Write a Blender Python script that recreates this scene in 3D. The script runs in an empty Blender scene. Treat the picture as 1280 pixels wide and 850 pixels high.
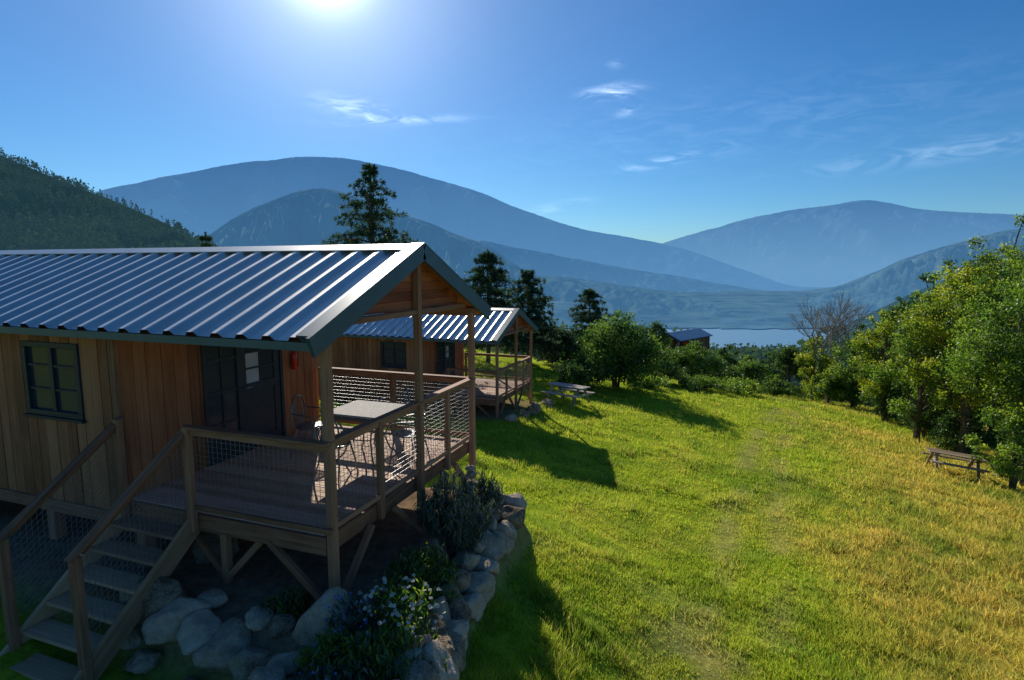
import bpy, math, random, bmesh
import numpy as np
from mathutils import Vector, Matrix, noise
random.seed(7); RNG=np.random.default_rng(7)
C=bpy.context.scene.collection
PI=math.pi; rad=math.radians
F=720.0; PIT=rad(7.13); SP,CP=math.sin(PIT),math.cos(PIT)
# ------------------------------------------------------------------ camera
cd=bpy.data.cameras.new('camera'); cam=bpy.data.objects.new('camera',cd); C.objects.link(cam)
cd.sensor_width=36; cd.lens=F/1280*36; cd.clip_end=30000; cd.clip_start=.1
cam.location=(0,0,0); cam.rotation_euler=(PI/2-PIT,0,0)
bpy.context.scene.camera=cam
def ray(px,py):
    cx=(px-640)/F; cy=-(py-425)/F
    Y=CP+cy*SP
    return cx/Y,(cy*CP-SP)/Y           # X/Y , z/Y
def P(px,py,Y):
    a,b=ray(px,py); return Vector((a*Y,Y,b*Y))
# ------------------------------------------------------------------ noise
_T=np.random.default_rng(3).random((256,256))
def vn(x,y,s=0):
    x=np.asarray(x,float)+s*17.3; y=np.asarray(y,float)+s*9.7
    xi=np.floor(x).astype(int); yi=np.floor(y).astype(int); fx=x-xi; fy=y-yi
    fx=fx*fx*(3-2*fx); fy=fy*fy*(3-2*fy)
    a=_T[xi%256,yi%256]; b=_T[(xi+1)%256,yi%256]; c=_T[xi%256,(yi+1)%256]; d=_T[(xi+1)%256,(yi+1)%256]
    return (a*(1-fx)+b*fx)*(1-fy)+(c*(1-fx)+d*fx)*fy
def fbm(x,y,s=0,o=4):
    t=0;a=.5;n=0
    for i in range(o):
        t=t+a*vn(x*2**i,y*2**i,s+i*3); n+=a; a*=.5
    return t/n
def ss(a,b,x):
    t=np.clip((x-a)/(b-a),0,1); return t*t*(3-2*t)
# ------------------------------------------------------------------ layout
TH1=rad(-20); P0=np.array([-1.99,5.82,-2.82])
TH2=rad(-21); P2=np.array([-.62,20.0,-4.64])
def loc(x,y,P,th):
    dx=x-P[0]; dy=y-P[1]; c,s=math.cos(th),math.sin(th)
    return dx*c+dy*s, -dx*s+dy*c
def wld(lx,ly,P=P0,th=TH1):
    c,s=math.cos(th),math.sin(th)
    return P[0]+lx*c-ly*s, P[1]+lx*s+ly*c
def rdist(lx,ly,x0,x1,y0,y1):
    dx=np.maximum(np.maximum(x0-lx,lx-x1),0); dy=np.maximum(np.maximum(y0-ly,ly-y1),0)
    return np.hypot(dx,dy)
def bed(x,y):
    lx,ly=loc(x,y,P0,TH1); return rdist(lx,ly,-12,.9-.06*np.clip(ly-1,0,4)+.5*ss(1.3,-1.6,ly),-.45-1.4*ss(.05,.55,lx),3.5)
K3=np.array([25.4,85.0])
def gz(x,y):
    x=np.asarray(x,float); y=np.asarray(y,float)
    xc=np.clip(x,-15,45)
    z=-4.41-.1448*xc-.0455*np.clip(y,-60,400)
    z=z-.10*np.maximum(0,y-38)
    z=z+3.6*np.exp(-((x-K3[0])**2+(y-K3[1])**2)/(2*13**2))
    z=z+(fbm(x*.35,y*.35,1)-.5)*.22+(fbm(x*1.7,y*1.7,2)-.5)*.10
    lx2,ly2=loc(x,y,P2,TH2); m2=1-ss(0,3,rdist(lx2,ly2,-11,.3,-.5,4.5))
    z=np.where(z>-5.3,z+(-5.3-z)*m2,z)
    b=bed(x,y); lx,ly=loc(x,y,P0,TH1)
    z=z+.5*(1-ss(.2,3.2,b))*ss(-1.,.8,lx)
    m=1-ss(0,.5,b)
    z=z+m*np.maximum(0,-3.68+(fbm(x*2,y*2,5)-.5)*.1-z)
    return np.maximum(z,-108-.1*np.maximum(0,y-1100))
def g1(x,y): return float(gz(np.array([x]),np.array([y]))[0])
# ------------------------------------------------------------------ tagging
def tag(o,label=None,cat=None,group=None,kind=None):
    if label: o['label']=label
    if cat: o['category']=cat
    if group: o['group']=group
    if kind: o['kind']=kind
    return o
def empty(name,l,rz=0):
    o=bpy.data.objects.new(name,None); C.objects.link(o); o.location=l; o.rotation_euler=(0,0,rz); o.empty_display_size=.2; return o
def copy_tree(o,parent=None,skip=()):
    c=o.copy(); C.objects.link(c); c.parent=parent
    for ch in list(o.children):
        if ch.name.split('.')[0] in skip: continue
        copy_tree(ch,c,skip)
    return c
# ------------------------------------------------------------------ mesh helpers
class MB:
    def __init__(s): s.v=[];s.f=[];s.t=[];s.g=[]
    def beam(s,p0,p1,w,h,up=(0,0,1),tone=None):
        p0=Vector(p0);p1=Vector(p1); d=(p1-p0); L=d.length; d.normalize(); up=Vector(up)
        if abs(d.dot(up))>.98: up=Vector((0,1,0))
        sx=d.cross(up).normalized(); u=sx.cross(d).normalized()
        t=random.random() if tone is None else tone
        o=(random.uniform(0,50),random.uniform(0,50),random.uniform(0,50)); n=len(s.v)
        for a,pp in ((0,p0),(L,p1)):
            for i,j in ((-1,-1),(1,-1),(1,1),(-1,1)):
                s.v.append(pp+sx*(i*w/2)+u*(j*h/2)); s.t.append(t); s.g.append((a+o[0],i*w/2+o[1],j*h/2+o[2]))
        for q in ((3,2,1,0),(4,5,6,7),(0,1,5,4),(1,2,6,5),(2,3,7,6),(3,0,4,7)): s.f.append([n+k for k in q])
        return s
    def box(s,x0,x1,y0,y1,z0,z1,tone=None):
        sz=(x1-x0,y1-y0,z1-z0); ax=max(range(3),key=lambda i:sz[i]); cx,cy,cz=(x0+x1)/2,(y0+y1)/2,(z0+z1)/2
        if ax==0: return s.beam((x0,cy,cz),(x1,cy,cz),sz[1],sz[2],tone=tone)
        if ax==1: return s.beam((cx,y0,cz),(cx,y1,cz),sz[0],sz[2],tone=tone)
        return s.beam((cx,cy,z0),(cx,cy,z1),sz[0],sz[1],up=(0,1,0),tone=tone)
    def tube(s,pts,r,n=6,tone=None):
        pts=[Vector(p) for p in pts]; m=len(pts); rr=r if isinstance(r,(list,tuple)) else [r]*m
        t=random.random() if tone is None else tone; b=len(s.v); ref=None; L=0
        for i,p in enumerate(pts):
            d=(pts[min(i+1,m-1)]-pts[max(i-1,0)]).normalized()
            if ref is None: ref=d.orthogonal().normalized()
            ref=(ref-d*ref.dot(d)); ref=ref.normalized() if ref.length>1e-6 else d.orthogonal().normalized()
            y=d.cross(ref)
            if i: L+=(p-pts[i-1]).length
            for k in range(n):
                a=2*PI*k/n; s.v.append(p+(ref*math.cos(a)+y*math.sin(a))*rr[i]); s.t.append(t); s.g.append((L,math.cos(a)*rr[i],math.sin(a)*rr[i]))
        for i in range(m-1):
            for k in range(n):
                s.f.append([b+i*n+k,b+i*n+(k+1)%n,b+(i+1)*n+(k+1)%n,b+(i+1)*n+k])
        s.f.append([b+k for k in range(n)][::-1]); s.f.append([b+(m-1)*n+k for k in range(n)])
        return s
    def lathe(s,prof,c=(0,0,0),n=20,tone=.5):
        b=len(s.v); m=len(prof)
        for r,z in prof:
            for k in range(n):
                a=2*PI*k/n; s.v.append(Vector((c[0]+r*math.cos(a),c[1]+r*math.sin(a),c[2]+z))); s.t.append(tone); s.g.append((z,r,a))
        for i in range(m-1):
            for k in range(n): s.f.append([b+i*n+k,b+i*n+(k+1)%n,b+(i+1)*n+(k+1)%n,b+(i+1)*n+k])
        s.f.append([b+k for k in range(n)][::-1]); s.f.append([b+(m-1)*n+k for k in range(n)])
        return s
    def build(s,name,mat,parent=None,bev=0,smooth=False):
        me=bpy.data.meshes.new(name); me.from_pydata([tuple(v) for v in s.v],[],s.f)
        a=me.attributes.new('tone','FLOAT','POINT'); a.data.foreach_set('value',np.array(s.t,np.float32))
        a=me.attributes.new('grain','FLOAT_VECTOR','POINT'); a.data.foreach_set('vector',np.array(s.g,np.float32).ravel())
        me.materials.append(mat)
        if smooth: me.polygons.foreach_set('use_smooth',[True]*len(me.polygons))
        o=bpy.data.objects.new(name,me); C.objects.link(o); o.parent=parent
        if bev:
            m=o.modifiers.new('bevel','BEVEL'); m.width=bev; m.segments=1; m.limit_method='ANGLE'
        return o
def npmesh(name,V,Fc,mat,parent=None,tone=None,col=None,smooth=False):
    V=np.asarray(V,np.float32); Fc=np.asarray(Fc,np.int32); me=bpy.data.meshes.new(name)
    me.vertices.add(len(V)); me.vertices.foreach_set('co',V.ravel())
    n,k=Fc.shape; me.loops.add(n*k); me.loops.foreach_set('vertex_index',Fc.ravel())
    me.polygons.add(n); me.polygons.foreach_set('loop_start',np.arange(n,dtype=np.int32)*k); me.polygons.foreach_set('loop_total',np.full(n,k,np.int32))
    if smooth: me.polygons.foreach_set('use_smooth',np.ones(n,bool))
    if tone is not None:
        a=me.attributes.new('tone','FLOAT','POINT'); a.data.foreach_set('value',np.asarray(tone,np.float32))
    if col is not None:
        a=me.attributes.new('col','FLOAT_COLOR','POINT'); c4=np.ones((len(V),4),np.float32); c4[:,:3]=col; a.data.foreach_set('color',c4.ravel())
    me.update(calc_edges=True); me.validate()
    me.materials.append(mat); o=bpy.data.objects.new(name,me); C.objects.link(o); o.parent=parent; return o
def rvec(n,rng):
    v=rng.normal(size=(n,3)); return v/np.linalg.norm(v,axis=1,keepdims=True)
def leafgeo(c,L,Wd,rng,axis=None):
    n=len(c); a=rvec(n,rng) if axis is None else axis/np.linalg.norm(axis,axis=1,keepdims=True)
    b=np.cross(a,rvec(n,rng)); b/=np.linalg.norm(b,axis=1,keepdims=True)+1e-9
    L=np.broadcast_to(L,(n,))[:,None]; Wd=np.broadcast_to(Wd,(n,))[:,None]
    V=np.stack([c-a*L/2,c+b*Wd/2,c+a*L/2,c-b*Wd/2],1).reshape(-1,3)
    return V,np.arange(4*n).reshape(n,4)
def leafobj(name,c,L,Wd,mat,parent,rng,axis=None,tone=None):
    V,Fc=leafgeo(c,L,Wd,rng,axis); t=rng.random(len(c)) if tone is None else tone
    return npmesh(name,V,Fc,mat,parent,tone=np.repeat(t,4))
# ------------------------------------------------------------------ materials
def newmat(name):
    m=bpy.data.materials.new(name); m.use_nodes=True; nt=m.node_tree; nt.nodes.clear()
    try: m.cycles.emission_sampling='NONE'
    except Exception: pass
    o=nt.nodes.new('ShaderNodeOutputMaterial'); return m,nt,o
def N(nt,t,**kw):
    return nt.nodes.new(t)
def L(nt,a,b): nt.links.new(a,b)
def ramp(nt,fac,stops):
    r=nt.nodes.new('ShaderNodeValToRGB'); e=r.color_ramp.elements
    while len(e)<len(stops): e.new(.5)
    for i,(p,c) in enumerate(stops): e[i].position=p; e[i].color=(*c,1)
    L(nt,fac,r.inputs[0]); return r.outputs[0]
def math_(nt,op,a,b=None):
    n=nt.nodes.new('ShaderNodeMath'); n.operation=op
    for i,x in enumerate((a,b)):
        if x is None: continue
        if isinstance(x,(int,float)): n.inputs[i].default_value=x
        else: L(nt,x,n.inputs[i])
    return n.outputs[0]
def wood(name,dark,mid,light,rough=.75,tv=.3):
    m,nt,o=newmat(name); b=N(nt,'ShaderNodeBsdfPrincipled'); L(nt,b.outputs[0],o.inputs[0])
    g=N(nt,'ShaderNodeAttribute'); g.attribute_name='grain'; t=N(nt,'ShaderNodeAttribute'); t.attribute_name='tone'
    mp=N(nt,'ShaderNodeMapping'); mp.inputs['Scale'].default_value=(1.3,26,26); L(nt,g.outputs['Vector'],mp.inputs[0])
    n=N(nt,'ShaderNodeTexNoise'); n.inputs['Scale'].default_value=1.; n.inputs['Detail'].default_value=6; n.inputs['Roughness'].default_value=.65; L(nt,mp.outputs[0],n.inputs[0])
    n2=N(nt,'ShaderNodeTexNoise'); n2.inputs['Scale'].default_value=2.2; L(nt,g.outputs['Vector'],n2.inputs[0])
    f=math_(nt,'ADD',math_(nt,'MULTIPLY',n.outputs[0],.62),math_(nt,'ADD',math_(nt,'MULTIPLY',t.outputs['Fac'],tv),math_(nt,'MULTIPLY',n2.outputs[0],.25)))
    c=ramp(nt,f,[(.36,dark),(.43+tv/2,mid),(.69+tv/2,light)]); L(nt,c,b.inputs['Base Color']); b.inputs['Roughness'].default_value=rough
    b.inputs['Specular IOR Level'].default_value=.3
    bp=N(nt,'ShaderNodeBump'); bp.inputs['Strength'].default_value=.4; bp.inputs['Distance'].default_value=.006; L(nt,n.outputs[0],bp.inputs['Height']); L(nt,bp.outputs[0],b.inputs['Normal'])
    return m
def plain(name,col,rough=.5,metal=0,var=.15,scale=8,bump=0,spec=.5):
    m,nt,o=newmat(name); b=N(nt,'ShaderNodeBsdfPrincipled'); L(nt,b.outputs[0],o.inputs[0])
    tc=N(nt,'ShaderNodeTexCoord'); n=N(nt,'ShaderNodeTexNoise'); n.inputs['Scale'].default_value=scale; n.inputs['Detail'].default_value=5; L(nt,tc.outputs['Object'],n.inputs[0])
    c=ramp(nt,n.outputs[0],[(.3,tuple(x*(1-var) for x in col)),(.7,tuple(min(1,x*(1+var)) for x in col))]); L(nt,c,b.inputs['Base Color'])
    b.inputs['Roughness'].default_value=rough; b.inputs['Metallic'].default_value=metal; b.inputs['Specular IOR Level'].default_value=spec
    if bump:
        bp=N(nt,'ShaderNodeBump'); bp.inputs['Strength'].default_value=bump; bp.inputs['Distance'].default_value=.03; L(nt,n.outputs[0],bp.inputs['Height']); L(nt,bp.outputs[0],b.inputs['Normal'])
    return m
def leafmat(name,stops,trans=.5,gloss=.04,haze=None):
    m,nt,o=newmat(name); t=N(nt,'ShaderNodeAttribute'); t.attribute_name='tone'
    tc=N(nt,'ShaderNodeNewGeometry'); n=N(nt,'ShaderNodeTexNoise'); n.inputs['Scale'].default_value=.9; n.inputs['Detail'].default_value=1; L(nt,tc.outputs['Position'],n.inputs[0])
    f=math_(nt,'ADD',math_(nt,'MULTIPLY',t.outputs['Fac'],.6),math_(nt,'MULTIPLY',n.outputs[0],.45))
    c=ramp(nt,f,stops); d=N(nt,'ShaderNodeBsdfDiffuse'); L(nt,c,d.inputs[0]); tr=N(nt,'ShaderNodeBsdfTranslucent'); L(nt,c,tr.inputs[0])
    mx=N(nt,'ShaderNodeMixShader'); mx.inputs[0].default_value=trans; L(nt,d.outputs[0],mx.inputs[1]); L(nt,tr.outputs[0],mx.inputs[2]); last=mx.outputs[0]
    if gloss:
        gl=N(nt,'ShaderNodeBsdfGlossy'); gl.inputs['Roughness'].default_value=.45; m2=N(nt,'ShaderNodeMixShader'); m2.inputs[0].default_value=gloss
        L(nt,mx.outputs[0],m2.inputs[1]); L(nt,gl.outputs[0],m2.inputs[2]); last=m2.outputs[0]
    if haze:  # emission mix paints distance haze into the leaves
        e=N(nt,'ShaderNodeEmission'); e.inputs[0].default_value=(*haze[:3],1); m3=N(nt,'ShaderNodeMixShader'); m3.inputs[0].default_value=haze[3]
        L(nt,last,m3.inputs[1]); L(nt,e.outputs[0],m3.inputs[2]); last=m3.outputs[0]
    L(nt,last,o.inputs[0]); return m
W_wall=wood('wall_wood',(.14,.05,.021),(.36,.135,.056),(.50,.215,.098),tv=.40)
W_red=wood('gable_wood',(.17,.048,.02),(.38,.112,.046),(.50,.19,.085),tv=.45)
W_post=wood('post_wood',(.16,.072,.038),(.36,.172,.093),(.50,.28,.165))
W_deck=wood('deck_wood',(.28,.16,.105),(.54,.335,.22),(.68,.47,.34),tv=.45)
W_step=wood('step_wood',(.24,.13,.07),(.46,.27,.15),(.60,.40,.25),tv=.4)
W_grey=wood('weathered_wood',(.16,.14,.12),(.34,.29,.25),(.50,.45,.40))
W_brown=wood('picnic_wood',(.16,.11,.07),(.32,.23,.16),(.48,.37,.27))
M_roof=plain('roof_steel',(.70,.69,.65),.44,.8,.08,2.5)
M_trim=plain('trim_steel',(.07,.12,.155),.42,.3,.1,4)
M_frame=plain('dark_frame_paint',(.026,.037,.052),.45,0,.2,10,spec=.3)
M_glass=plain('window_glass',(.03,.045,.062),.15,0,.1,1,spec=.3)
M_pale=plain('curtained_glass',(.45,.48,.52),.25,0,.1,3,spec=.3)
M_wire=plain('wire_steel',(.24,.24,.245),.4,.6,.1,10)
M_iron=plain('grey_iron',(.20,.20,.21),.35,.7,.1,10)
M_white=plain('mosaic_top',(.40,.40,.40),.7,0,.35,45,spec=.05)
M_red=plain('red_enamel',(.55,.02,.015),.3,0,.1,5)
M_black=plain('black_rubber',(.015,.015,.017),.5,0,.1,5)
M_bark=plain('bark',(.10,.075,.055),.9,0,.4,6,.6)
M_deadbark=plain('bare_bark',(.34,.30,.28),.9,0,.3,6,.4)
def rockmat():
    m,nt,o=newmat('granite'); b=N(nt,'ShaderNodeBsdfPrincipled'); L(nt,b.outputs[0],o.inputs[0]); b.inputs['Roughness'].default_value=.9; b.inputs['Specular IOR Level'].default_value=.1
    tc=N(nt,'ShaderNodeTexCoord'); oi=N(nt,'ShaderNodeObjectInfo')
    n=N(nt,'ShaderNodeTexNoise'); n.inputs['Scale'].default_value=5; n.inputs['Detail'].default_value=10; n.inputs['Roughness'].default_value=.75; L(nt,tc.outputs['Object'],n.inputs[0])
    n2=N(nt,'ShaderNodeTexNoise'); n2.inputs['Scale'].default_value=45; n2.inputs['Detail'].default_value=4; L(nt,tc.outputs['Object'],n2.inputs[0])
    f=math_(nt,'ADD',math_(nt,'MULTIPLY',n.outputs[0],.62),math_(nt,'ADD',math_(nt,'MULTIPLY',n2.outputs[0],.25),math_(nt,'MULTIPLY',oi.outputs['Random'],.2)))
    c=ramp(nt,f,[(.36,(.12,.083,.05)),(.52,(.39,.30,.205)),(.74,(.66,.54,.41))]); L(nt,c,b.inputs['Base Color'])
    bp=N(nt,'ShaderNodeBump'); bp.inputs['Strength'].default_value=1.; bp.inputs['Distance'].default_value=.06; L(nt,f,bp.inputs['Height']); L(nt,bp.outputs[0],b.inputs['Normal'])
    return m
M_rock=rockmat()
LF_gold=leafmat('gold_green_leaf',[(.2,(.025,.07,.007)),(.5,(.20,.32,.02)),(.88,(.58,.57,.03))],.62)
LF_green=leafmat('green_leaf',[(.2,(.02,.065,.009)),(.5,(.15,.29,.024)),(.9,(.44,.54,.045))],.62)
LF_mid=leafmat('mid_green_leaf',[(.18,(.02,.06,.011)),(.5,(.09,.195,.022)),(.9,(.28,.40,.045))],.52)
LF_dark=leafmat('dark_leaf',[(.15,(.018,.055,.014)),(.5,(.06,.14,.022)),(.9,(.18,.27,.04))],.45)
LF_pine=leafmat('pine_needle',[(.15,(.014,.042,.022)),(.5,(.04,.09,.038)),(.9,(.11,.17,.06))],.45)
LF_far=leafmat('far_leaf_hazed',[(.15,(.018,.05,.015)),(.5,(.06,.12,.02)),(.9,(.18,.23,.03))],.4,0,(.10,.22,.33,.10))  # bluish distance haze painted in as a faint glow
LF_hill=leafmat('hill_forest_hazed',[(.2,(.006,.022,.007)),(.5,(.024,.05,.012)),(.85,(.075,.11,.02))],.25,0,(.08,.21,.30,.20))  # distance haze painted in as emission
LF_lav=leafmat('grey_leaf',[(.15,(.03,.055,.04)),(.5,(.08,.12,.08)),(.9,(.16,.20,.13))],.4)
M_petal=leafmat('white_petal',[(.2,(.65,.65,.63)),(.8,(.8,.8,.78))],.4,0)
M_blue=leafmat('blue_petal',[(.2,(.10,.13,.5)),(.8,(.2,.26,.7))],.4,0)
M_yel=leafmat('yellow_petal',[(.2,(.6,.4,.02)),(.8,(.75,.55,.04))],.4,0)
def colmat(name,trans,extra=False):
    m,nt,o=newmat(name); a=N(nt,'ShaderNodeAttribute'); a.attribute_name='col'
    d=N(nt,'ShaderNodeBsdfDiffuse'); c=a.outputs['Color']
    if extra:
        tc=N(nt,'ShaderNodeNewGeometry'); n=N(nt,'ShaderNodeTexNoise'); n.inputs['Scale'].default_value=7; n.inputs['Detail'].default_value=8; n.inputs['Roughness'].default_value=.75; L(nt,tc.outputs['Position'],n.inputs[0])
        r=ramp(nt,n.outputs[0],[(.3,(.5,.5,.5)),(.72,(1.5,1.5,1.5))]); mm=N(nt,'ShaderNodeMix'); mm.data_type='RGBA'; mm.blend_type='MULTIPLY'; mm.inputs[0].default_value=1
        L(nt,c,mm.inputs[6]); L(nt,r,mm.inputs[7]); c=mm.outputs[2]
        bp=N(nt,'ShaderNodeBump'); bp.inputs['Strength'].default_value=.6; bp.inputs['Distance'].default_value=.06; L(nt,n.outputs[0],bp.inputs['Height']); L(nt,bp.outputs[0],d.inputs['Normal'])
    L(nt,c,d.inputs[0])
    if trans:
        t=N(nt,'ShaderNodeBsdfTranslucent'); L(nt,c,t.inputs[0]); mx=N(nt,'ShaderNodeMixShader'); mx.inputs[0].default_value=trans
        L(nt,d.outputs[0],mx.inputs[1]); L(nt,t.outputs[0],mx.inputs[2]); L(nt,mx.outputs[0],o.inputs[0])
    else: L(nt,d.outputs[0],o.inputs[0])
    return m
M_ground=colmat('meadow_ground',0,True); M_grass=colmat('meadow_blades',.65)
# ------------------------------------------------------------------ light
AZ,EL=rad(-16.9),rad(25.8)
S=Vector((math.cos(EL)*math.sin(AZ),math.cos(EL)*math.cos(AZ),math.sin(EL)))
sd=bpy.data.lights.new('sun','SUN'); sd.energy=5; sd.angle=rad(.5); sd.color=(1,.92,.78)
so=bpy.data.objects.new('sun',sd); C.objects.link(so); so.rotation_euler=S.to_track_quat('Z','Y').to_euler(); so.location=(0,0,50)
w=bpy.data.worlds.new('World'); bpy.context.scene.world=w; w.use_nodes=True; nt=w.node_tree; nt.nodes.clear()
out=N(nt,'ShaderNodeOutputWorld'); sky=N(nt,'ShaderNodeTexSky'); sky.sky_type='NISHITA'; sky.sun_disc=False; sky.sun_elevation=EL; sky.sun_rotation=AZ
sky.air_density=1; sky.dust_density=0.0; sky.ozone_density=3
hs=N(nt,'ShaderNodeHueSaturation'); hs.inputs['Saturation'].default_value=1.22; hs.inputs['Hue'].default_value=.493; L(nt,sky.outputs[0],hs.inputs['Color'])
ml=N(nt,'ShaderNodeMix'); ml.data_type='RGBA'; ml.blend_type='MULTIPLY'; ml.inputs[0].default_value=1; L(nt,hs.outputs[0],ml.inputs[6]); ml.inputs[7].default_value=(.31,.475,.645,1)
bg=N(nt,'ShaderNodeBackground'); bg.inputs[1].default_value=.145; L(nt,ml.outputs[2],bg.inputs[0])
tc=N(nt,'ShaderNodeTexCoord'); D=tc.outputs['Generated']
def dot(v):
    n=N(nt,'ShaderNodeVectorMath'); n.operation='DOT_PRODUCT'; L(nt,D,n.inputs[0]); n.inputs[1].default_value=v; return n.outputs['Value']
ds=math_(nt,'MAXIMUM',dot(S),0)
glow=math_(nt,'ADD',math_(nt,'MULTIPLY',math_(nt,'POWER',ds,700),2.0),math_(nt,'ADD',math_(nt,'MULTIPLY',math_(nt,'POWER',ds,70),.48),math_(nt,'MULTIPLY',math_(nt,'POWER',ds,9),.15)))
cl=None
mpn=N(nt,'ShaderNodeMapping'); mpn.inputs['Scale'].default_value=(14,14,55); L(nt,D,mpn.inputs[0])
nz=N(nt,'ShaderNodeTexNoise'); nz.inputs['Scale'].default_value=1; nz.inputs['Detail'].default_value=8; nz.inputs['Roughness'].default_value=.62; nz.inputs['Distortion'].default_value=1.2; L(nt,mpn.outputs[0],nz.inputs[0])
nzr=math_(nt,'MAXIMUM',math_(nt,'SUBTRACT',nz.outputs[0],.42),0)
for px,py,su,sv,tilt,amp in ((450,136,36,9,-.2,2.6),(500,150,60,4,0.03,1.8),(762,115,26,6,.12,3.2),(785,139,11,3.5,.3,2.2),(830,202,46,5,.22,1.5),(1200,188,110,9,.14,.7),(960,150,260,40,.12,.22),(700,258,30,5,.2,1.0),(770,80,8,4,.2,1.2)):
    c=P(px,py,1).normalized(); r1=(P(px+60*math.cos(tilt),py-60*math.sin(tilt),1).normalized()-c); r1=(r1-c*r1.dot(c)).normalized(); r2=c.cross(r1)
    u=math_(nt,'POWER',math_(nt,'ABSOLUTE',math_(nt,'MULTIPLY',dot(r1),F/su)),2); v=math_(nt,'POWER',math_(nt,'ABSOLUTE',math_(nt,'MULTIPLY',dot(r2),F/sv)),2)
    g=math_(nt,'MULTIPLY',math_(nt,'MULTIPLY',math_(nt,'EXPONENT',math_(nt,'MULTIPLY',math_(nt,'ADD',u,v),-1)),nzr),amp)
    g=math_(nt,'MULTIPLY',g,math_(nt,'GREATER_THAN',dot(c),.3))
    cl=g if cl is None else math_(nt,'ADD',cl,g)
bg2=N(nt,'ShaderNodeBackground'); bg2.inputs[0].default_value=(.9,.97,1,1); L(nt,math_(nt,'ADD',glow,cl),bg2.inputs[1])
ad=N(nt,'ShaderNodeAddShader'); L(nt,bg.outputs[0],ad.inputs[0]); L(nt,bg2.outputs[0],ad.inputs[1]); L(nt,ad.outputs[0],out.inputs[0])
sc=bpy.context.scene; sc.view_settings.view_transform='Standard'; sc.view_settings.look='None'; sc.view_settings.exposure=0
# ------------------------------------------------------------------ meadow colour
def track(x,y):
    tx=np.interp(y,[5,8,12,18,26,36],[2.0,2.9,4.6,7.6,11.6,17.5])+(fbm(y*.4,y*0,9)-.5)*.6
    wd=.2+.010*y
    return np.maximum(np.exp(-((x-tx)/wd)**2),.8*np.exp(-((x-tx-1.1)/wd)**2))
def trk(x,y):
    t=.75*track(x,y)*ss(.30,.6,fbm(x*.9,y*.9,14))
    p=.9*np.exp(-((x-2.5)**2/.4+(y-7.3)**2/1.4))*ss(.40,.62,fbm(x*2.2,y*2.2,15))
    return np.minimum(1,np.maximum(t,p))
def meadow_col(x,y):
    n=fbm(x*.22,y*.22,11); n2=fbm(x*.9,y*.9,14); n3=fbm(x*.5+9,y*.5,21); n4=fbm(x*2.6,y*2.6,61,3)
    a=x/np.maximum(y,1)
    dry=ss(.40,.90,a+(n-.5)*.7)*.85+ss(.62,.8,n3)*.3
    dry=np.clip(dry+(n2-.5)*.5,0,1)
    g=np.stack([.41+0*x,.50+0*x,.038+0*x],-1); y2=np.stack([.66+0*x,.52+0*x,.10+0*x],-1); dk=np.stack([.16+0*x,.28+0*x,.026+0*x],-1)
    c=g*(1-dry[...,None])+y2*dry[...,None]
    k=np.clip(ss(.5,.75,fbm(x*.6+4,y*.6,31))*.45+ss(.47,.7,n4)*.42,0,.75); c=c*(1-k[...,None])+dk*k[...,None]
    t=(trk(x,y)*.5)[...,None]; c=c*(1-t)+np.array([.46,.35,.18])*t
    return c
# ------------------------------------------------------------------ ground sheet
azs=np.radians(np.concatenate([np.arange(-180,-62,4.),np.arange(-62,62,.3),np.arange(62,180.1,4.)]))
rs=np.concatenate([[.5,1.5,2.5],np.geomspace(3.2,120,230),np.geomspace(125,14000,60)])
A,R=np.meshgrid(azs,rs); GX=np.sin(A)*R; GY=np.cos(A)*R; GZ=gz(GX,GY)
e=(1-ss(.05,.75,bed(GX,GY)))[...,None]
lx2,ly2=loc(GX,GY,P2,TH2); e2=(1-ss(0,.8,rdist(lx2,ly2,-11,.1,-.1,3.8)))[...,None]*.8; e=np.maximum(e,e2)
col=meadow_col(GX,GY)*.75; earth=np.array([.25,.17,.11]); col=col*(1-e)+earth*e
fr=ss(45,75,R)[...,None]; col=col*(1-fr)+np.array([.06,.085,.03])*fr
na,nr=len(azs),len(rs); idx=np.arange(na*nr).reshape(nr,na)
Fc=np.stack([idx[:-1,:-1],idx[:-1,1:],idx[1:,1:],idx[1:,:-1]],-1).reshape(-1,4)[:, ::-1]
tag(npmesh('ground',np.stack([GX,GY,GZ],-1).reshape(-1,3),Fc,M_ground,col=col.reshape(-1,3),smooth=True),'sloping meadow and garden earth around the cabins','ground',kind='structure')
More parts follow.
